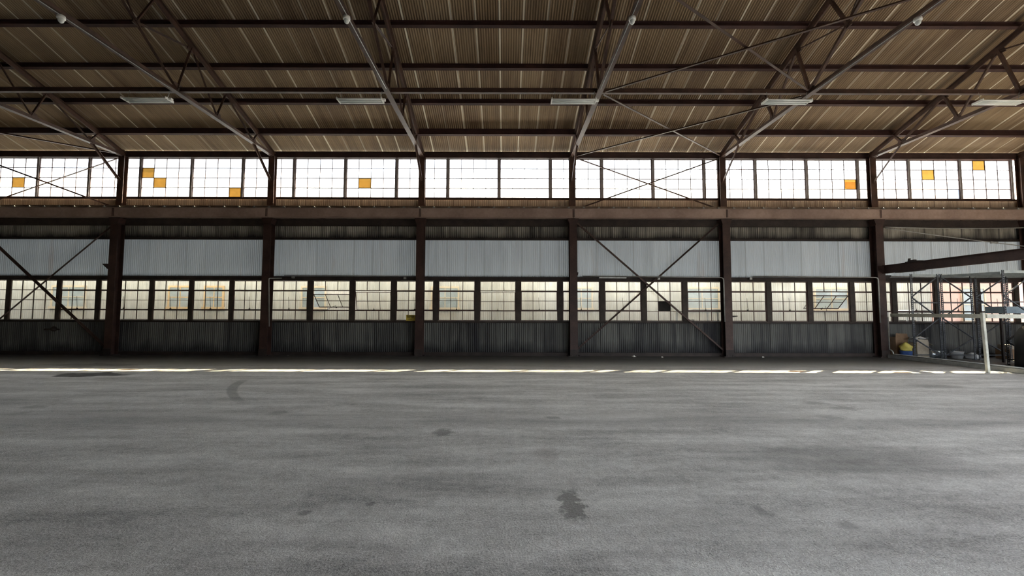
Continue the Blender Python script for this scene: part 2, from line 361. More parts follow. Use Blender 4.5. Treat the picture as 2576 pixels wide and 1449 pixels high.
yd = MB().box(-90, 110, -70, YW+.1, -.5, -.21).build('ground', 'yard'); tag(yd, 'dark asphalt yard behind the camera', 'ground', kind='structure')
def wallpart(name, parts, mats, label):
    e = empty(name, (0, 0, 0), label, 'wall', kind='structure')
    for nm, mb, mt in parts: mb.build(nm, mt, e, fix=False)
    return e
wallpart('wall_back', [
    ('lower_sheeting', MB().corr(X0, X1, (YW, .02), (YW, 1.36)), 'sheet_low'),
    ('pale_sheeting', MB().corr(X0, X1, (YW, 3.05), (YW, 4.69)), 'sheet_blue'),
    ('upper_sheeting', MB().corr(X0, X1, (YW, 4.69), (YW, 5.60)), 'sheet_top'),
    ('added_sun_blocker', MB().prism([(0, 3.16), (0, 3.22), (-1.2, 3.14), (-1.2, 3.10)], (X0, YW+.012, 0), (X1, YW+.012, 0)), 'pale_top'),  # unseen canopy added outside to keep sun off the lower windows
    ('band_sheeting', MB().corr(X0, X1, (YW, 5.60), (YW, 6.36)), 'sheet_rust')], 0,
    'long corrugated metal wall with two bands of windows')
wallpart('wall_right', [('sheeting', MB().corr(YB, -1., (X1, 0), (X1, 8.4), axis='y').corr(-1., 11.5, (X1, 4.5), (X1, 8.4), axis='y').corr(11.5, YW, (X1, 0), (X1, 8.4), axis='y'), 'sheet_low'),  # out-of-view opening in the sheeting, put in to bring daylight to the floor
    ('gable_sheeting', MB().prism([(-9.64, 0), (9.64, 0), (0, 3.4)], (X1+.03, YR, 8.38), (X1+.05, YR, 8.38)), 'sheet_low')], 0, 'dark corrugated end wall at the right edge')
wallpart('wall_left', [('sheeting', MB().corr(YB, YW, (X0, 0), (X0, 8.4), axis='y'), 'sheet_low'),
    ('gable_sheeting', MB().prism([(-9.64, 0), (9.64, 0), (0, 3.4)], (X0-.05, YR, 8.38), (X0-.03, YR, 8.38)), 'sheet_low')], 0, 'dark corrugated end wall beyond the left edge')
OPX0, OPX1, OPZ = 3.0, 20.6, 4.8  # openings put in the unseen rear wall to supply daylight
wallpart('wall_front', [('sheeting', MB().corr(X0, OPX0, (YB, 0), (YB, 8.4)).corr(OPX0, OPX1, (YB, OPZ), (YB, 8.4)).corr(OPX1, X1, (YB, 0), (YB, 8.4)), 'sheet_low')], 0,
    'corrugated wall behind the camera with wide openings added for daylight')
ce = empty('ceiling', (0, 0, 0), 'tan corrugated roof sheeting seen from below', 'ceiling', kind='structure')
YE = 17.34
MB().corr(X0-.3, X1+.1, (YR, zroof(YR)), (YE, zroof(YE)), amp=.012).build('roof_sheeting', 'roof', ce, fix=False)
MB().corr(X0-.3, X1+.1, (2*YR-YE, zroof(YE)), (YR, zroof(YR)), amp=.012).build('roof_sheeting', 'roof', ce, fix=False)

def trim(n, mb, mat, label): return tag(mb.build('trim_%d' % n, mat), label, 'trim', kind='structure')
trim(1, MB().box(X0, X1, YS-.06, YW-.012, 0, .13), 'steel_dark', 'dark sill angle along the foot of the corrugated wall')
trim(2, MB().ibeam((X0, YS+.0, 1.345), (X1, YS+.0, 1.345), .10, .08, .012, .02), 'steel_dark', 'dark steel sill under the lower band of windows')
trim(3, MB().ibeam((X0, YS-.01, 3.075), (X1, YS-.01, 3.075), .12, .16, .02, .03), 'steel_dark', 'dark steel header over the lower band of windows')
trim(4, MB().ibeam((X0, YS, 4.70), (X1, YS, 4.70), .10, .085, .014, .02), 'steel_dark', 'dark girt between the pale blue and the grimy sheets')
trim(5, MB().ibeam((X0, YS+.01, 6.36), (X1, YS+.01, 6.36), .10, .06, .014, .02), 'steel_truss', 'steel sill under the upper band of windows')
trim(6, MB().ibeam((X0, YS-.01, 8.17), (X1, YS-.01, 8.17), .16, .25, .025, .03), 'steel', 'reddish eave beam above the upper band of windows')
trim(7, MB().box(X0, X1, YW-.16, YW-.05, 5.22, 5.50), 'steel_dark', 'dark strip behind the crane beam')  # dark box strip showing just below the beam
trim(8, MB().ibeam((OPX0, YB+.1, OPZ+.1), (OPX1, YB+.1, OPZ+.1), .2, .3), 'steel', 'steel header over the added daylight openings behind the camera')

# ---------------- columns
def column(k, x):
    r = empty('steel_column', (x, 16.65, 0), 'rust-brown crane column, %s' % COLN[k], 'column', 'crane columns along the window wall')
    y0, y1 = 16.47-16.65, 16.79-16.65
    MB().ibeam((0, (y0+y1)/2, .03), (0, (y0+y1)/2, 5.30), .30, y1-y0, .022, .016, up=(0, 1, 0)).build('shaft', 'steel', r)
    MB().box(-.24, .24, y0-.06, y1, 0, .03).box(-.16, .16, y0-.03, y0, .03, .28).build('base_plate', 'steel_dark', r)
    MB().prism([(-.15, 0), (.15, 0), (.22, .22), (-.22, .22)], (0, y1, 5.24), (0, y0-.03, 5.24)).build('cap_bracket', 'steel', r)
    MB().ibeam((0, .06, 5.47), (0, .06, 8.05), .25, .20, .018, .014, up=(0, 1, 0)).build('upper_shaft', 'steel_truss', r)
    b = MB()
    for sx in (-.1, .1):
        for dy in (0,): b.lathe([(.018, 0), (.018, .04)], (sx, y0-.03, .03), 6)
    b.build('anchor_bolts', 'steel_dark', r)
    return r
for i, x in enumerate(CX): column(i-4, x)
for i, x in enumerate(CX):
    r = empty('rear_column', (x, YB+.22, 0), 'column of the open side, in line with the one %s' % COLN[i-4], 'column', 'columns of the open side')
    MB().ibeam((0, 0, 0), (0, 0, 8.05), .3, .3, .022, .016, up=(0, 1, 0)).build('shaft', 'steel', r)

# ---------------- crane beams, rail
for i in range(len(CX)-1):
    k = i-4; a, b = CX[i], CX[i+1]
    if k == -4: a = X0+.1
    if k == 2: b = X1-.06
    r = empty('crane_beam', ((a+b)/2, 16.50, 5.67), 'brown riveted crane runway beam over the %s' % BN[k], 'beam', 'crane runway beams')
    h = (b-a)/2-.006
    MB().ibeam((-h, 0, 0), (h, 0, 0), .22, .38, .02, .02).build('girder', 'steel_beam', r)
    MB().box(-h, h, -.12, -.105, -.165, .165).build('face_plate', 'steel_beam', r)
    s = MB()
    for e in (-h+.02, h-.02): s.box(e-.012, e+.012, -.125, -.105, -.16, .16)
    s.build('splice_plate', 'steel', r)
rr = empty('crane_rail', (0, 16.42, 5.862), 'thin bright crane rail with clips on top of the runway beams', 'rail')
MB().prism([(-.055, 0), (.055, 0), (.055, .012), (.012, .025), (.012, .05), (.03, .058), (.03, .085), (-.03, .085), (-.03, .058), (-.012, .05), (-.012, .025), (-.055, .012)], (X0+.15, 0, 0), (X1-.1, 0, 0)).build('rail_bar', 'rail', rr)
cm = None
x = -21.3; 
while x < 21.0:
    if cm is None:
        cm = MB().box(-.045, .045, -.085, -.032, 0, .03).lathe([(.018, .03), (.018, .055), (.006, .06)], (0, -.06, 0), 8).build('rail_clip', 'galv', rr, (x, 0, 0))
    else:
        c = cm.copy(); COL.objects.link(c); c.location = (x, 0, 0)
    x += .595

# ---------------- windows
wn = [0]
def window(xa, xb, z0, z1, cols, mull, label, low, sash=None, special=(), gl=None):
    """steel sash between mullion centres xa..xb; sash = opening angle of the hinged light or None"""
    wn[0] += 1
    xc = (xa+xb)/2; w = xb-xa-mull; h = z1-z0
    r = empty('window_%d' % wn[0], (xc, 16.86, z0), label, 'window', kind='structure')
    f = MB(); t = .028
    f.box(-w/2, w/2, -.025, .025, 0, t).box(-w/2, w/2, -.025, .025, h-t, h)
    f.box(-w/2, -w/2+t, -.025, .025, t, h-t).box(w/2-t, w/2, -.025, .025, t, h-t)
    rows = [h*i/4 for i in range(5)]; cs = [-w/2+w*i/cols for i in range(cols+1)]
    m = .011
    for i in (1, 2, 3):
        if low and i == 2 and sash is not None: continue
        tt = .019 if (low and sash is not None) else m
        f.box(-w/2+t, w/2-t, -.018, .018, rows[i]-tt, rows[i]+tt)
    for c in cs[1:-1]:
        if sash is not None:
            f.box(c-m, c+m, -.014, .014, t, rows[1]-.019).box(c-m, c+m, -.014, .014, rows[3]+.019, h-t)
        else: f.box(c-m, c+m, -.014, .014, t, h-t)
    f.build('window_frame', 'frame', r)
    g = MB(); gm = 'glass' if low else 'glass_up'
    skip = {(a, b) for a, b, _ in special}
    def pane(mb, i, j, z_off=0, y=0):
        mb.box(cs[i]+m, cs[i+1]-m, y-.003, y+.003, rows[j]+m-z_off, rows[j+1]-m-z_off)
    for i in range(cols):
        for j in range(4):
            if (i, j) in skip or (sash is not None and j in (1, 2)): continue
            pane(g, i, j)
    g.build('window_glass', gm, r)
    for (i, j, mt) in special:
        sp = MB(); sp.box(cs[i]+m, cs[i+1]-m, -.004, .004, rows[j]+m, rows[j+1]-m)
        nm = {'glass_yellow': 'yellow_pane', 'glass_blue': 'blue_pane', 'pane_black': 'boarded_pane'}[mt]
        o = sp.build(nm, mt, r); o['label'] = {'glass_yellow': 'yellowed amber glass pane', 'glass_blue': 'blue-grey glass pane', 'pane_black': 'black boarded pane'}[mt]
    if sash is not None:
        ht = rows[3]-.02; hh = rows[3]-rows[1]-.04
        s = MB(); ww = w/2-t
        s.box(-ww, ww, -.014, .014, -hh, -hh+.022).box(-ww, ww, -.014, .014, -.022, 0).box(-ww, -ww+.018, -.014, .014, -hh, 0).box(ww-.018, ww, -.014, .014, -hh, 0)
        s.box(-ww, ww, -.011, .011, -hh/2-.009, -hh/2+.009)
        for c in cs[1:-1]: s.box(c-.009, c+.009, -.011, .011, -hh, 0)
        drop = .13 if sash > 30 else (.03 if sash > 3 else 0)
        so = s.build('sash', 'frame', r, (0, 0, ht-drop)); so.rotation_euler = (math.radians(sash), 0, 0)
        MB().box(-ww, ww, -.003, .003, -hh, 0).build('sash_glass', 'glass', so)
        MB().box(-.022, .022, -.05, -.014, -hh+.0, -hh+.05).box(-.008, .008, -.045, -.03, -hh+.05, -hh+.10).build('latch', 'steel_dark', so)
        if sash < 3: MB().bar((.0, -.03, -hh+.08), (-.03, -.04, -hh+.52), .010, .008, up=(0, 1, 0)).build('pull_chain', 'steel_dark', so)
        if sash > 30:
            st = MB().bar((-w*.12, -.01, rows[1]+.02), (w*.04, .36, rows[1]+.22), .014, .01).build('stay_bar', 'steel_dark', r)
    mw = MB(); mw.box(w/2, w/2+mull, -.05, .045, -.01, h+.01)
    mw.build('mullion', 'mullion' if low else 'mull_up', r)
    return r
ZL0, ZL1 = 1.39, 2.99
ms = [-27.8, -26.2, -24.6, -22.98, -21.5, -20.08, -18.05, -16.46, -14.30, -12.70, -11.07, -9.56, -7.89, -6.19, -4.52, -2.81, -1.14, .51, 2.20, 3.90, 5.58, 7.23, 8.89, 10.62, 12.28, 13.98, 15.68, 17.40, 19.06, 20.62]
OPEN = {-7.89: 47, -6.19: 13, -1.14: 6, 12.28: 46}
cnt = {}
for a, b in zip(ms[:-1], ms[1:]):
    mid = (a+b)/2; k = bay_of(mid)
    inb = cnt.get(k, 0); cnt[k] = inb+1
    cols = 4 if (b-a) > 1.9 else 3
    fixed = a in (-20.08, -21.5, -22.98, -24.6, -26.2, -27.8)
    sash = None if fixed else OPEN.get(a, 0)
    sp = [(1, 1, 'pane_black')] if a == 5.58 else []
    if sp: sash = None
    st = 'propped wide open' if (sash or 0) > 30 else 'hinged light slightly ajar' if (sash or 0) > 3 else 'one pane boarded black' if sp else 'closed'
    where = BN.get(k, 'bay beyond the left edge of the picture')
    window(a, b, ZL0, ZL1, cols, .19 if -10 < a else .14, 'lower-band window, %s in the %s, %s' % (ORD[inb], where, st), True, sash, sp)
if True:
    cnt = {}
    SP = {}
    def addsp(u, row, mt):
        x = (u-1272)*.01631
        kk = math.floor((x+15.0)/2.103); xa = -15.0+2.103*kk; SP.setdefault(kk, []).append((min(3, max(0, int((x-xa-.05)/.505))), 3-row, mt))
    for u, row, mt in ((45, 2, 'glass_yellow'), (368, 1, 'glass_yellow'), (400, 2, 'glass_yellow'), (590, 3, 'glass_yellow'), (913, 2, 'glass_yellow'), (2135, 2, 'glass_yellow'), (2335, 1, 'glass_yellow'), (2461, 0, 'glass_yellow'), (2398, 3, 'glass_blue')):
        addsp(u, row, mt)
    for kk in range(-6, 17):
        a = -15.0+2.103*kk; b = a+2.103
        k = bay_of((a+b)/2); inb = cnt.get(k, 0); cnt[k] = inb+1
        sp = SP.get(kk, [])
        ny = sum(1 for q in sp if q[2] == 'glass_yellow'); nb = len(sp)-ny
        st = 'all panes clear' if not sp else ('with %s yellowed pane%s' % (['no', 'one', 'two', 'three'][ny], '' if ny == 1 else 's') if ny else '') + (' and' if ny and nb else '') + (' with one blue-grey pane' if nb else '')
        where = BN.get(k, 'bay beyond the left edge of the picture')
        window(a, b, 6.39, 8.03, 4, .085, ('upper-band window, %s in the %s, %s' % (ORD[inb], where, st)).replace('  ', ' '), False, None, sp)

# ---------------- purlins
pj = ['lowest, just above the eave', 'second up from the eave', 'third up from the eave', 'fourth up from the eave', 'fifth up from the eave', 'sixth up from the eave', 'highest, beside the ridge']
for side in (0, 1):
    for j in range(7):
        y = 15.74-1.345*j
        ym = y if side == 0 else 2*YR-y
        z = zroof(y)-.012
        ang = math.atan(SL)*(1 if side == 0 else -1)
        up = Vector((0, math.sin(ang), math.cos(ang)))
        ph = .27 if j == 0 else .20
        c = Vector((0, ym, z)) - up*(ph/2+.002)
        r = MB().ibeam((X0+.05, c.y, c.z), (X1-.05, c.y, c.z), .10, ph, .016, .012, up=tuple(up)).build('purlin', 'steel_purlin')
        tag(r, 'long dark roof purlin on the %s slope, %s' % ('window side' if side == 0 else 'camera side', pj[j]), 'purlin', 'roof purlins')

# ---------------- trusses
def make_truss():
    r = empty('roof_truss', (0, 0, 0), '', 'truss', 'roof trusses')
    zc = lambda y: zroof(y)-.235-.075
    TB = 8.12
    top = MB().tee((0, 16.72, zc(16.72)), (0, YR, zc(YR)), .17, .15).tee((0, YR, zc(YR)), (0, 2*YR-16.72, zc(16.72)), .17, .15)
    top.build('top_chord', 'steel_truss', r)
    MB().tee((0, 16.70, TB-.02), (0, 2*YR-16.70, TB-.02), .16, .13, flip=True).build('bottom_chord', 'steel_truss', r)
    B = [15.35, 13.40, 11.74]; T = [15.62, 13.80, 12.20]
    mids = (10.33, 9.32)
    webs = []
    for y, t in zip(B, T): webs.append(((y, TB+.03), (t, zc(t)-.03), .075))
    webs.append(((15.35, TB+.03), (13.80, zc(13.8)-.03), .065)); webs.append(((13.40, TB+.03), (12.20, zc(12.2)-.03), .055))
    webs.append(((11.74, TB+.03), (YR, zc(YR)-.05), .075))
    my, mz = 10.33, TB+.03+(11.74-10.33)/(11.74-YR)*(zc(YR)-.05-TB-.03)
    webs.append(((my, mz), (10.83, zc(10.83)-.03), .07)); webs.append(((my, mz), (12.20, zc(12.2)-.05), .045))
    my2 = 8.8; mz2 = TB+.03+(11.74-my2)/(11.74-YR)*(zc(YR)-.05-TB-.03)
    webs.append(((my2, mz2), (9.1, zc(9.1)-.03), .06)); webs.append(((my, mz), (9.1, zc(9.1)-.05), .045))
    for (p, q, s) in webs:
        for sd in (1, -1):
            a = p[0] if sd > 0 else 2*YR-p[0]; b = q[0] if sd > 0 else 2*YR-q[0]
            MB().angle((.0, a, p[1]), (.0, b, q[1]), s, .012, up=(1, 0, 0)).build('web_member', 'steel_truss', r)
    for sd in (1, -1):
        f = lambda y: y if sd > 0 else 2*YR-y
        MB().angle((0, f(15.35), TB-.03), (0, f(16.66), 6.95), .075, .012, up=(1, 0, 0)).build('knee_brace', 'steel_truss', r)
        for (y, z, w, h) in ((15.38, TB+.05, .17, .10), (13.44, TB+.05, .15, .10), (11.74, TB+.06, .22, .13), (12.2, zc(12.2)-.08, .2, .1), (my, mz, .13, .10), (16.6, TB+.03, .22, .16), (13.8, zc(13.8)-.07, .15, .08)):
            MB().prism([(-w, -h), (w, -h*.8), (w*.7, h), (-w*.6, h)], (-.012, f(y), z), (.012, f(y), z)).build('gusset_plate', 'steel_truss', r)
    return r
t0 = make_truss()
tn = {-4: 'beyond the left edge of the picture', -3: 'over the first column from the left', -2: 'over the second column from the left', -1: 'over the column beside the yellow sign', 0: 'left of the cross-braced roof bay',
      1: 'right of the cross-braced roof bay', 2: 'over the column at the rack store', 3: 'against the right end wall'}
for i, x in enumerate(CX):
    r = t0 if i == 0 else copy_tree(t0)
    r.location = (x, 0, 0); r['label'] = 'rust-brown riveted steel roof truss %s' % tn[i-4]
# longitudinal strut in the bottom-chord plane, one bar per bay
for i in range(len(CX)-1):
    o = MB().ibeam((CX[i]+.06, 11.74, 8.13), (CX[i+1]-.06, 11.74, 8.13), .10, .13, .014, .03).build('roof_strut', 'steel_truss')
    tag(o, 'steel roof strut over the %s' % BN[i-4], 'strut', 'roof struts')

# roof and wall X bracing
def brace(name, p, q, w, label, mat='brace', grp=None):
    o = MB().angle(p, q, w, .012, up=(0, 0, 1)).build(name, mat); return tag(o, label, 'brace', grp)
for k, a, b in ((-4, CX[0], CX[1]), (0, CX[4], CX[5])):
    w = BN[k]
    A, B_ = a+.15, b-.15
    for n, (z, yA, yB) in enumerate((('outer', 16.55, 11.85), ('inner', 11.6, 7.7))):
        brace('roof_brace', (A, yA, 8.06), (B_, yB, 8.06), .06, '%s diagonal roof brace rising to the right over the %s' % (z, w), 'steel_truss', 'diagonal roof braces')
        brace('roof_brace', (A, yB, 8.12), (B_, yA, 8.12), .06, '%s diagonal roof brace falling to the right over the %s' % (z, w), 'steel_truss', 'diagonal roof braces')
    brace('wall_brace', (A, 16.64, 5.36), (B_, 16.64, .25), .075, 'lower wall brace falling to the right, in the %s' % w, 'brace', 'lower wall braces')
    brace('wall_brace', (A, 16.72, .25), (B_, 16.72, 5.36), .06, 'lower wall brace rising to the right, in the %s' % w, 'brace', 'lower wall braces')
    brace('wall_brace', (A, 16.62, 8.0), (B_, 16.62, 5.90), .055, 'upper window brace falling to the right, in the %s' % w, 'steel_truss', 'upper wall braces')
    brace('wall_brace', (A, 16.70, 5.90), (B_, 16.70, 8.0), .05, 'upper window brace rising to the right, in the %s' % w, 'steel_truss', 'upper wall braces')

# ---------------- hanging fluorescent fixtures
def make_light():
    r = empty('strip_light', (0, 0, 0), '', 'light', 'hanging strip lights')
    L_ = .63
    bevel(MB().prism([(-.15, -.01), (-.142, -.018), (-.085, .025), (.085, .025), (.142, -.018), (.15, -.01), (.095, .036), (-.095, .036)], (-L_, 0, 0), (L_, 0, 0)).build('housing', 'white', r), .002, 1)
    MB().box(-L_+.01, L_-.01, -.082, .082, .012, .024).build('reflector', 'reflector', r)
    for y in (-.10, .0, .10):
        MB().tube([(-L_+.03, y, -.012), (L_-.03, y, -.012)], .0165, 10).build('lamp_tube', 'tube', r, smooth=True)
    e = MB()
    for sx in (-1, 1): e.box(sx*L_-.012, sx*L_+.012, -.15, .15, -.022, .036)
    e.build('end_cap', 'white', r)
    MB().box(L_+.012, L_+.09, -.05, .03, -.01, .045).build('connector', 'white', r)
    MB().tube([(L_-.08, 0, .05), (L_-.05, .02, .14), (L_-.02, .03, .30)], .008, 6).build('hanger', 'galv', r)
    MB().tube([(-L_+.08, 0, .05), (-L_+.08, .03, .30)], .005, 6).build('hanger', 'galv', r)
    return r
l0 = make_light()
ln_ = ['leftmost of the five in the row', 'second from the left in the row', 'middle one of the five in the row', 'second from the right in the row', 'rightmost of the five in the row']
for i, k in enumerate(range(-2, 3)):
    r = l0 if i == 0 else copy_tree(l0)
    r.location = (2.69+BAY*k-.76, 11.62, 7.77); r['label'] = 'unlit white hanging strip light, %s' % ln_[i]
# conduit and bulkhead lamps on the truss chords
for i, k in enumerate((-2, -1, 0, 1)):
    x = 2.69+BAY*k; s = 1 if k < 0 else -1
    dx = .02*s
    o = MB().tube([(x+dx, 3.0, 8.03), (x+dx, 11.45, 8.03)], .009, 6).build('conduit', 'galv')
    tag(o, 'thin pale conduit running under the roof truss %s' % tn[k], 'conduit', 'conduits under the trusses')
    r = empty('bulkhead_lamp', (x, 8.57, 7.975), 'small white bulkhead lamp under the roof truss %s' % tn[k], 'lamp', 'bulkhead lamps under the trusses')
    MB().lathe([(.07, .06), (.075, .0), (.07, -.01)], (0, 0, 0), 14).build('lamp_base', 'white', r, smooth=True)
    MB().lathe([(.05, -.01), (.054, -.05), (.04, -.08), (.016, -.10)], (0, 0, 0), 14).build('lamp_globe', 'tube', r, smooth=True)

# ---------------- conduits and junction boxes on the wall
def pipe(pts, r, label, mat='galv', rnd=.12):
    P = [Vector(p) for p in pts]; out = [P[0]]
    for i in range(1, len(P)-1):
        a, b, c = P[i-1], P[i], P[i+1]; d0 = (a-b).normalized(); d1 = (c-b).normalized()
        for t in range(6):
            f = t/5; out.append((b+d0*rnd)*(1-f)**2 + b*2*f*(1-f) + (b+d1*rnd)*f*f)
    out.append(P[-1])
    o = MB().tube(out, r, 8).build('wall_conduit', mat, smooth=True); return tag(o, label, 'conduit')
pipe([(3.1, 16.74, 3.19), (8.60, 16.42, 3.12), (8.60, 16.42, 1.38)], .022, 'grey conduit bending down the column right of the middle cross-braced bay')
pipe([(9.95, 16.74, 3.20), (14.70, 16.42, 3.14), (14.70, 16.42, 1.36)], .022, 'grey conduit bending down the column beside the rack store')
pipe([(-9.0, 16.74, 3.08), (-9.36, 16.45, 3.05), (-9.27, 16.44, 1.15)], .018, 'thin slanting pale pipe hanging down the second column from the left', rnd=.05)
pipe([(-8.9, 16.74, 3.20), (-3.6, 16.74, 3.18)], .014, 'thin conduit along the header left of the yellow sign')
pipe([(15.2, 16.70, 3.20), (21.0, 16.70, 3.18)], .022, 'pale conduit along the header behind the racking')
for x, z, lb in ((-8.55, 3.12, 'left of the propped-open window'), (-4.05, 3.10, 'above the yellow sign'), (9.85, 3.11, 'at the start of the conduit left of the rack store'), (6.15, 3.10, 'beside the crossing of the middle braces')):
    o = bevel(MB().box(x-.05, x+.05, 16.70, 16.785, z-.045, z+.045).build('junction_box', 'galv'), .005); tag(o, 'small grey junction box %s' % lb, 'box', 'junction boxes on the header')
o = bevel(MB().box(3.75, 4.85, 16.70, 16.785, 3.10, 3.17).build('raceway', 'galv'), .004); tag(o, 'pale grey cable raceway on the header left of the crossing braces', 'raceway')

# brackets on columns
def bracket(x, y, z, sx, label, w=.26, h=.22):
    o = MB().prism([(0, 0), (sx*w, 0), (sx*w, -.03), (sx*.04, -h), (0, -h)], (x, y+.05, z), (x, y-.05, z)).build('steel_bracket', 'steel_dark'); return tag(o, label, 'bracket')
bracket(-15.76, 16.55, 3.62, 1, 'dark triangular bracket on the left side of the first column')
bracket(15.04, 16.55, 3.24, -1, 'dark triangular bracket under the beam at the rack store column')
bracket(8.94, 16.52, 1.62, -1, 'small dark bracket on the column right of the crossed braces', .2, .06)
bracket(2.82, 16.52, 3.32, -1, 'small dark bracket on the column left of the crossed braces', .06, .12)
o = MB().lathe([(.03, 0), (.09, .03), (.10, .12), (.04, .2)], (-18.0, 16.70, .93), 12, 'z').bar((-18.35, 16.70, 1.0), (-18.0, 16.70, 1.02), .07, .06).bar((-17.98, 16.70, 1.0), (-17.98, 16.87, 1.0), .06, .06).build('wall_valve', 'steel_dark')
tag(o, 'dark valve fitting on the lower sheets in the cross-braced bay at the left edge', 'valve')

# sign
r = empty('warning_sign', (-3.80, 16.775, 1.50), 'small yellow sign with dark lettering in the lower window beside a column', 'sign')
bevel(MB().box(-.185, .175, -.006, .006, -.12, .12).build('sign_plate', 'sign_yellow', r), .004)
mk = MB()
for (z, hgt, xs, xe, n) in ((.066, .036, -.15, .14, 8), (.006, .024, -.14, -.01, 5), (.006, .022, .015, .12, 4), (-.055, .026, -.09, .05, 5)):
    w = (xe-xs)/n
    for q in range(n): mk.box(xs+q*w, xs+q*w+w*.78, -.009, -.0055, z-hgt/2, z+hgt/2)
mk.box(-.175, .165, -.009, -.0055, .104, .112)
mk.build('sign_lettering', 'sign_black', r)
MB().box(-.02, .02, .006, .04, -.1, .1).build('sign_mount', 'steel_dark', r)

# white patches along the wall foot standing in for daylight gaps
for x, y, s, lb in ((5.05, 16.45, .07, 'under the crossing braces'), (6.08, 16.3, .05, 'under the boarded pane'), (10.05, 16.4, .05, 'right of the crossed braces'), (-8.55, 16.55, .025, 'below the propped-open window'), (5.02, 16.62, .03, 'smaller and closer to the wall under the crossing braces')):
    m_ = MB(); m_.v = [(-s, -s*.6, 0), (s*.9, -s*.7, .004), (s, s*.6, .0), (-s*.8, s*.7, .004), (0, 0, s*.7), (-s*.4, s*.1, s*.95), (s*.4, -s*.1, s*.5)]
    m_.f = [(0, 1, 6), (1, 2, 6), (2, 4, 6), (2, 3, 4), (3, 5, 4), (3, 0, 5), (0, 6, 4), (0, 4, 5), (0, 3, 2, 1)]
    o = m_.build('daylight_gap', 'daylight_patch', loc=(x, y, .001)); tag(o, 'white patch for a daylight gap at the wall, %s' % lb, 'light patch', 'white patches for daylight gaps')

# ---------------- rack store at the right
XS = 14.98
r = empty('overhead_beam', (XS+.02, 0, 3.46), 'dark brown steel beam running from the rack store column towards the camera', 'beam')
MB().ibeam((0, 16.46, 0), (0, 6.0, 0), .16, .32, .018, .014).build('girder', 'steel', r)
MB().box(-.10, .10, 15.0, 15.5, .16, .19).box(-.05, .05, 15.2, 15.4, .19, .24).prism([(-.03, 0), (.03, 0), (.06, .12), (.0, .12)], (-.02, 15.45, .19), (.03, 15.45, .19)).build('clamp', 'steel_dark', r)
MB().box(-.11, .11, 14.95, 15.9, -.185, -.16).build('flange_plate', 'steel_dark', r)
o = MB().box(XS-.06, XS+.06, 6.0, 6.14, 0, 3.30).build('beam_post', 'steel'); tag(o, 'steel post holding the near end of the overhead beam', 'post')
o = bevel(MB().box(XS-.08, XS+.02, 6.2, 16.40, 0, .13).build('kerb_rail', 'galv'), .01); tag(o, 'low pale kerb rail on the floor along the front of the rack store', 'rail')
pts = [(XS-.03, 16.36, 1.58)] + [(XS-.03, 16.36, .32)] + [(XS-.03, 16.36-.16*math.sin(t*PI/10), .32-.166*(1-math.cos(t*PI/10))) for t in range(1, 6)] + [(XS-.03, 6.3, .154)]
o = MB().tube(pts, .024, 8).build('gate_pipe', 'galv', smooth=True); tag(o, 'bent pale pipe rising at the column and running low along the rack store', 'pipe')
def wood(name, p, q, w, h, label, cat, n=0, up=(0, 0, 1)):
    o = bevel(MB().bar(p, q, w, h, up).build(name, 'post_white'), .008); return tag(o, label, cat)
wood('barrier_post', (14.20, 12.4, .0), (14.14, 12.4, 1.76), .075, .075, 'weathered white post with tape-worn top in front of the rack store', 'post', up=(0, 1, 0))
wood('barrier_rail', (15.02, 16.30, 1.66), (14.14, 12.44, 1.655), .05, .12, 'white barrier rail from the column to the white post', 'rail')
wood('barrier_rail', (14.25, 12.4, 1.655), (17.6, 12.2, 1.64), .05, .12, 'white barrier rail from the white post out of the right edge', 'rail')

def rack_frame(r, x0, y, xa, xb, H, flip=0):
    for x in (xa-x0, xb-x0):
        u = MB()
        u.box(x-.036, x-.032, y-.035, y-.010, .01, H).box(x+.032, x+.036, y-.035, y-.010, .01, H)
        # perforated front face: strips left between the slots
        z = .01
        u.box(x-.032, x-.020, y-.035, y-.029, .01, H).box(x+.020, x+.032, y-.035, y-.029, .01, H)
        while z < H-.05:
            u.box(x-.020, x+.020, y-.035, y-.029, z, z+.04); z += .078
        u.box(x-.05, x+.05, y-.05, y+.05, 0, .01)
        u.build('upright', 'rack', r)
    zz = [.15, .80, 1.55, 2.34, 3.12]
    for i in range(len(zz)-1):
        a, b = (xa-x0, xb-x0) if i % 2 == 1-flip else (xb-x0, xa-x0)
        MB().bar((a, y, zz[i]), (b, y, zz[i+1]), .03, .04, up=(0, 1, 0)).build('diagonal_brace', 'rack', r)
    for z in (.18, 2.13): MB().bar((xa-x0, y, z), (xb-x0, y, z), .03, .035).build('cross_bar', 'rack', r)
    MB().bar((xa-x0, y+.0, 3.16), (xb-x0, y+.0, 3.16), .03, .09).build('top_crossbar', 'rack_beam', r)
for n, (xa, xb, lb) in enumerate(((15.32, 16.33, 'left'), (16.45, 17.57, 'middle'), (17.75, 18.92, 'right'))):
    r = empty('pallet_rack', (xa, 15.75, 0), 'grey perforated steel pallet rack, %s one of the three in the far right bay' % lb, 'rack', 'pallet racks')
    rack_frame(r, xa, 0, xa, xb, 3.22, int(n == 1))
    if n:
        rack_frame(r, xa, -1.55, xa+.5, xb+.5, 3.22)
        for x in (0, xb-xa): MB().bar((x, -.05, 3.12), (x+.5, -1.5, 3.12), .04, .10).build('beam', 'rack_beam', r)
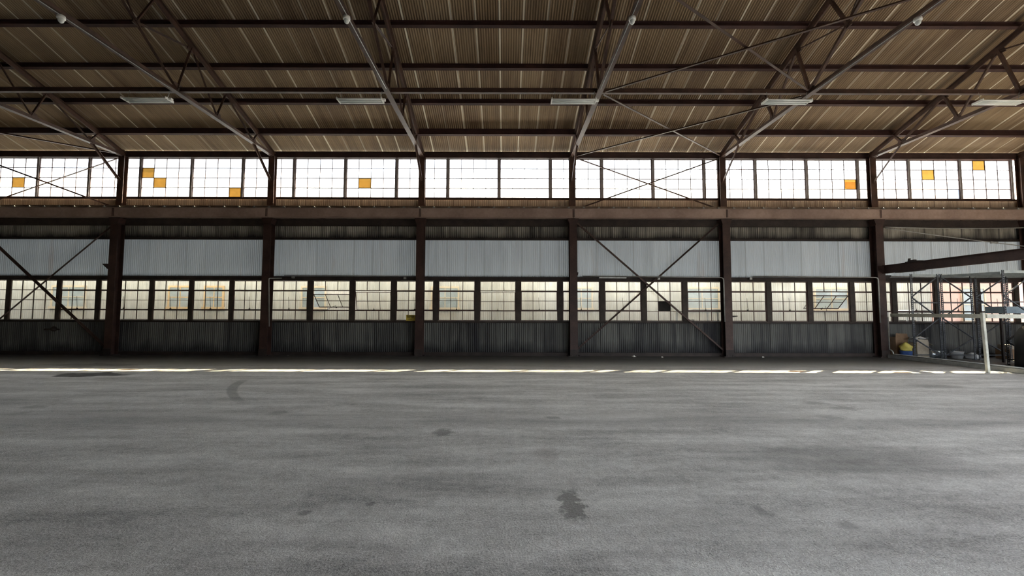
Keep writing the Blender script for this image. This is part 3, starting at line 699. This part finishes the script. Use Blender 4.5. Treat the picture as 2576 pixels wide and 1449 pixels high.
# cables
def cable(p, q, sag, label, tb=None):
    P = []
    for i in range(13):
        t = i/12; v = Vector(p).lerp(Vector(q), t); v.z -= sag*4*t*(1-t); P.append(v)
    o = MB().tube(P, .016, 6).build('steel_cable', 'galv', smooth=True); tag(o, label, 'cable')
    if tb:
        v = Vector(p).lerp(Vector(q), tb); d = (Vector(q)-Vector(p)).normalized(); v.z -= sag*4*tb*(1-tb)
        b = MB(); b.bar(v-d*.12+Vector((0, 0, .03)), v+d*.12+Vector((0, 0, .03)), .012, .012).bar(v-d*.12-Vector((0, 0, .03)), v+d*.12-Vector((0, 0, .03)), .012, .012)
        b.box(v.x-.14, v.x-.10, v.y-.02, v.y+.02, v.z-.035, v.z+.035).box(v.x+.10, v.x+.14, v.y-.02, v.y+.02, v.z-.035, v.z+.035)
        b.build('turnbuckle', 'galv', o)
cable((15.1, 16.45, 5.16), (20.9, 16.25, 5.12), .05, 'upper of two steel cables strung from the rack store column')
cable((15.1, 16.40, 5.10), (20.95, 15.9, 4.20), .03, 'lower slanting steel cable with a turnbuckle from the rack store column', .66)
# goods
def carton(x, y, w, d, h, rz, mat, label, z=0, flaps=True):
    r = empty('cardboard_box', (x, y, z), label, 'box'); r.rotation_euler = (0, 0, rz)
    b = MB(); t = .008
    b.box(-w/2, w/2, -d/2, d/2, 0, t).box(-w/2, w/2, -d/2, -d/2+t, t, h).box(-w/2, w/2, d/2-t, d/2, t, h).box(-w/2, -w/2+t, -d/2+t, d/2-t, t, h).box(w/2-t, w/2, -d/2+t, d/2-t, t, h)
    b.build('carton', mat, r)
    if flaps:
        f = MB()
        f.prism([(-w/2, 0), (w/2, 0), (w/2-.02, .15), (-w/2+.03, .13)], (0, -d/2, h), (0, -d/2-.006, h)).build('flap', mat, r).rotation_euler = (0, 0, 0)
        f = MB(); f.v = [(w/2, -d/2, h), (w/2, d/2, h), (w/2+.17, d/2, h-.09), (w/2+.17, -d/2, h-.09), (w/2, -d/2, h+.006), (w/2, d/2, h+.006), (w/2+.17, d/2, h-.084), (w/2+.17, -d/2, h-.084)]
        f.f = [(0, 1, 2, 3), (7, 6, 5, 4), (0, 3, 7, 4), (1, 5, 6, 2), (3, 2, 6, 7), (0, 4, 5, 1)]; f.build('flap', mat, r)
    else: MB().box(-w/2, w/2, -d/2, d/2, h, h+t).build('lid', mat, r)
    return r
carton(15.60, 16.64, .50, .24, .80, .03, 'cardboard', 'brown cardboard box standing behind the yellow bag in the rack store')
carton(15.93, 16.18, .42, .34, .60, -.08, 'cardboard_pale', 'open pale cardboard box beside the left rack upright')
sh = MB(); sh.v = []
nx, ny = 10, 6
for i in range(nx+1):
    for j in range(ny+1):
        x_ = -.25+.46*i/nx; y_ = -.20+.38*j/ny
        sh.v.append((x_, y_, .10*math.cos(x_*3.5)+.03*math.sin(x_*19+y_*11)+.02*math.cos(y_*23)))
for i in range(nx):
    for j in range(ny): a_ = i*(ny+1)+j; sh.f.append((a_, a_+1, a_+ny+2, a_+ny+1))
o = sh.build('plastic_sheet', 'film', loc=(15.90, 16.16, .70), smooth=True); so = o.modifiers.new('s', 'SOLIDIFY'); so.thickness = .004
tag(o, 'crumpled shiny plastic sheet lying over the open pale box', 'plastic sheet')
r = empty('bucket', (15.44, 16.20, 0), 'blue bucket under the yellow bag in the rack store', 'bucket')
MB().lathe([(.15, 0), (.17, .02), (.19, .28), (.20, .29), (.18, .29), (.16, .03)], n=20).build('pail', 'blue', r, smooth=True)
bg = MB(); prof = []
for i in range(7):
    t = i/6
    prof.append([( (.16+.05*math.sin(t*PI))*(1-.25*t)*(1+.18*math.sin(j*2.1+i)), j) for j in range(12)])
for i, ring in enumerate(prof):
    for rad, j in ring:
        a = 2*PI*j/12; bg.v.append((rad*math.cos(a), rad*math.sin(a), .04*i*1.15+(.05*math.sin(a*2) if i > 4 else 0)))
for i in range(6):
    for j in range(12): j2 = (j+1) % 12; bg.f.append((i*12+j, i*12+j2, (i+1)*12+j2, (i+1)*12+j))
bg.f.append(tuple(range(11, -1, -1))); bg.f.append(tuple(72+j for j in range(12)))
o = bg.build('plastic_bag', 'yellow', loc=(15.44, 16.20, .295), smooth=True); tag(o, 'crumpled yellow bag stuffed on top of the blue bucket', 'bag')
o = MB().lathe([(.10, -.29), (.155, -.29), (.155, .29), (.10, .29)], (0, 0, 0), 22, 'x').build('foil_roll', 'foil', loc=(16.60, 16.25, .157), smooth=False); o.rotation_euler = (0, 0, .12)
for p in o.data.polygons: p.use_smooth = len(p.vertices) == 4
tag(o, 'shiny silver-blue foil roll lying between the boxes and the white tub', 'roll')
r = empty('tub', (17.45, 16.25, 0), 'white plastic tub standing right of the silver roll', 'bucket')
MB().lathe([(.15, 0), (.19, .24), (.20, .25), (.20, .27), (.18, .27), (.17, .05)], n=22).build('pail', 'white_pl', r, smooth=True)
carton(19.35, 16.2, .5, .4, .36, .1, 'cardboard', 'brown cardboard box at the right end of the rack store', flaps=False)
carton(19.33, 16.2, .36, .3, .16, -.05, 'cardboard_pale', 'small pale box on top of the brown box at the right end', z=.37, flaps=False)
bgm = bg.__class__(); 
o = bg.build('plastic_bag', 'white_pl', loc=(17.98, 16.2, .0), smooth=True); o.scale = (1.2, 1, .7); tag(o, 'limp white plastic bag on the floor left of the brown box', 'bag')
r = empty('blue_grey_panel', (18.75, 14.95, 0), 'blue-grey sheet panel lying above the barrier rail at the right edge', 'panel')
MB().box(-1.2, 1.2, -.30, .35, 1.74, 1.98).build('panel', 'slate', r)
for x in (-1.05, 1.1): MB().box(x-.03, x+.03, -.03, .03, 0, 1.74).build('trestle_leg', 'steel_dark', r)
# black covered machine
cm_ = MB()
secs = [(-.75, .9, .5), (-.6, 1.45, .62), (-.1, 1.72, .68), (.6, 1.80, .70), (1.3, 1.6, .68), (1.6, 1.1, .6)]
for (xx, hh, ww) in secs:
    for t in range(9):
        a = PI*t/8; cm_.v.append((xx, -ww*math.cos(a)*(1.0), 0 if t in (0, 8) else hh*(.55+.45*math.sin(a))))
for i in range(5):
    for j in range(8): a = i*9+j; cm_.f.append((a, a+1, a+10, a+9))
cm_.f += [tuple(range(9)), tuple(45+j for j in reversed(range(9)))] + [(i*9, (i+1)*9, (i+1)*9+8, i*9+8) for i in range(5)]
o = cm_.build('covered_machine', 'black', loc=(17.0, 12.95, 0), smooth=True); bpy.context.view_layer.update()
tag(o, 'black covered machine at the right edge behind the barrier', 'machine')

# ---------------- outside
YN = 19.84
def facade(name, xa, xb, z1, mat, label, wins, corr=True):
    r = empty(name, ((xa+xb)/2, YN, 0), label, 'building'); o = -(xa+xb)/2
    hw = (xb-xa)/2
    if corr:
        MB().corr(-hw, hw, (-.01, -.2), (-.01, 5.9), .10, .009, seg=5).build('corrugated_front', mat, r, fix=False)
        MB().box(-hw, hw, .02, 11, -.2, 5.9).build('body', mat, r)
        MB().prism([(.15, 5.93), (-5.66, z1), (-11.3, 5.93)], (-hw, 0, 0), (hw, 0, 0)).build('roof', 'pale_top', r)
    else: MB().box(-hw, hw, 0, 11, -.2, 5.9).prism([(.15, 5.93), (-5.66, z1), (-11.3, 5.93)], (-hw, 0, 0), (hw, 0, 0)).build('body', mat, r)
    for (x, w, za, zb, st) in wins:
        f = MB(); x += o; y0, y1 = -.07, .0
        f.box(x-w/2-.07, x+w/2+.07, y0, y1, zb, zb+.09).box(x-w/2-.07, x-w/2, y0, y1, za, zb).box(x+w/2, x+w/2+.07, y0, y1, za, zb).box(x-w/2-.12, x+w/2+.12, y0-.05, y1, za-.10, za)
        f.box(x-w/2, x+w/2, y0+.01, y1, (za+zb)/2-.02, (za+zb)/2+.02).box(x-.02, x+.02, y0+.01, y1, za, zb)
        fr = f.build('window', 'orange_trim' if st else 'cream_trim', r)
        MB().box(x-w/2, x+w/2, -.04, -.02, za, zb).build('pane', 'win_dark', fr)
    return r
W = []
for u, w, st in ((175, 1.5, 0), (455, 1.0, 1), (540, .8, 1), (790, 1.05, 0), (1120, 1.2, 0), (1462, .95, 0), (1765, 1.5, 0), (2090, 1.5, 0)):
    W.append(((u-1272)/52.9, w, 1.95, 2.86, st))
facade('neighbouring_building', -60, 20.2, 9.87, 'sheet_neighbour', 'cream corrugated building across the alley, seen through the windows', W)
facade('neighbouring_building', 20.25, 70, 9.87, 'red_wall', 'pink stucco building across the alley at the far right', [(22.2, 1.0, 1.4, 2.9, 0)], corr=False)
def cart(x, y, s, mat, label):
    r = empty('utility_cart', (x, y, -.21), label, 'vehicle'); r.scale = (s, s, s)
    bevel(MB().prism([(-.95, .25), (.95, .25), (.98, .8), (.55, .9), (.35, 1.0), (-.95, 1.0)], (0, .45, 0), (0, -.45, 0)).build('body', mat, r), .03)
    bevel(MB().prism([(-.9, 1.78), (.55, 1.78), (.62, 1.84), (.5, 1.90), (-.85, 1.90), (-.95, 1.84)], (0, .48, 0), (0, -.48, 0)).build('roof', mat, r), .02)
    for px in (-.82, .48):
        for py in (-.42, .42): MB().bar((px, py, .95), (px*.95, py, 1.80), .05, .05, up=(0, 1, 0)).build('roof_post', mat, r)
    MB().box(-.5, 0, -.4, .4, 1.0, 1.12).box(-.55, -.45, -.4, .4, 1.12, 1.5).build('seat', 'rubber', r)
    for px in (-.6, .62):
        for py in (-.42, .42): MB().lathe([(.08, -.07), (.22, -.07), (.25, -.04), (.25, .04), (.22, .07), (.08, .07)], (px, py, .25), 18, 'y').build('wheel', 'rubber', r)
    return r
cart(8.55, 18.3, 1.1, 'cart_grey', 'grey utility cart parked in the alley behind the cross-braced bay')
cart(18.0, 18.3, 1.1, 'white_pl', 'white utility cart parked in the alley behind the racking')

# ------------------------------------------------------------------ light
w = bpy.data.worlds.new('sky'); S.world = w; w.use_nodes = True; nt = w.node_tree; nt.nodes.clear()
sky = nt.nodes.new('ShaderNodeTexSky'); sky.sky_type = 'NISHITA'; sky.sun_disc = False
sky.sun_elevation = math.radians(45); sky.sun_rotation = math.radians(52); sky.air_density = 1.0; sky.dust_density = 3.0; sky.ozone_density = 1.
hs = nt.nodes.new('ShaderNodeHueSaturation'); hs.inputs['Saturation'].default_value = .30
bgn = nt.nodes.new('ShaderNodeBackground'); bgn.inputs['Strength'].default_value = .30; out = nt.nodes.new('ShaderNodeOutputWorld')
nt.links.new(sky.outputs[0], hs.inputs['Color']); nt.links.new(hs.outputs[0], bgn.inputs[0]); nt.links.new(bgn.outputs[0], out.inputs[0])
sun = bpy.data.lights.new('sun', 'SUN'); sun.energy = 9.; sun.angle = math.radians(.53); sun.color = (1, .79, .50)
so_ = bpy.data.objects.new('sun', sun); COL.objects.link(so_); so_.location = (30, 40, 30)
so_.rotation_euler = Vector((-.78, -.616, -1.)).to_track_quat('-Z', 'Y').to_euler()

# ------------------------------------------------------------------ camera
cam = bpy.data.cameras.new('camera'); co = bpy.data.objects.new('camera', cam); COL.objects.link(co)
cam.sensor_fit = 'HORIZONTAL'; cam.sensor_width = 36.; cam.lens = 36.*1050/2576
cam.shift_x = (1288-1272)/2576
cam.clip_end = 400
th = math.radians(3.3); rl = .0026
co.location = (0, 0, 1.74)
co.rotation_euler = (Matrix.Rotation(PI/2+th, 3, 'X') @ Matrix.Rotation(rl, 3, 'Z')).to_euler()
S.camera = co
S.view_settings.view_transform = 'Standard'; S.view_settings.look = 'None'; S.view_settings.gamma = 1; S.view_settings.exposure = 2.65
S.view_settings.use_curve_mapping = False
S.cycles.max_bounces = 10; S.cycles.transparent_max_bounces = 16; S.cycles.diffuse_bounces = 6
S.cycles.sample_clamp_indirect = 6.
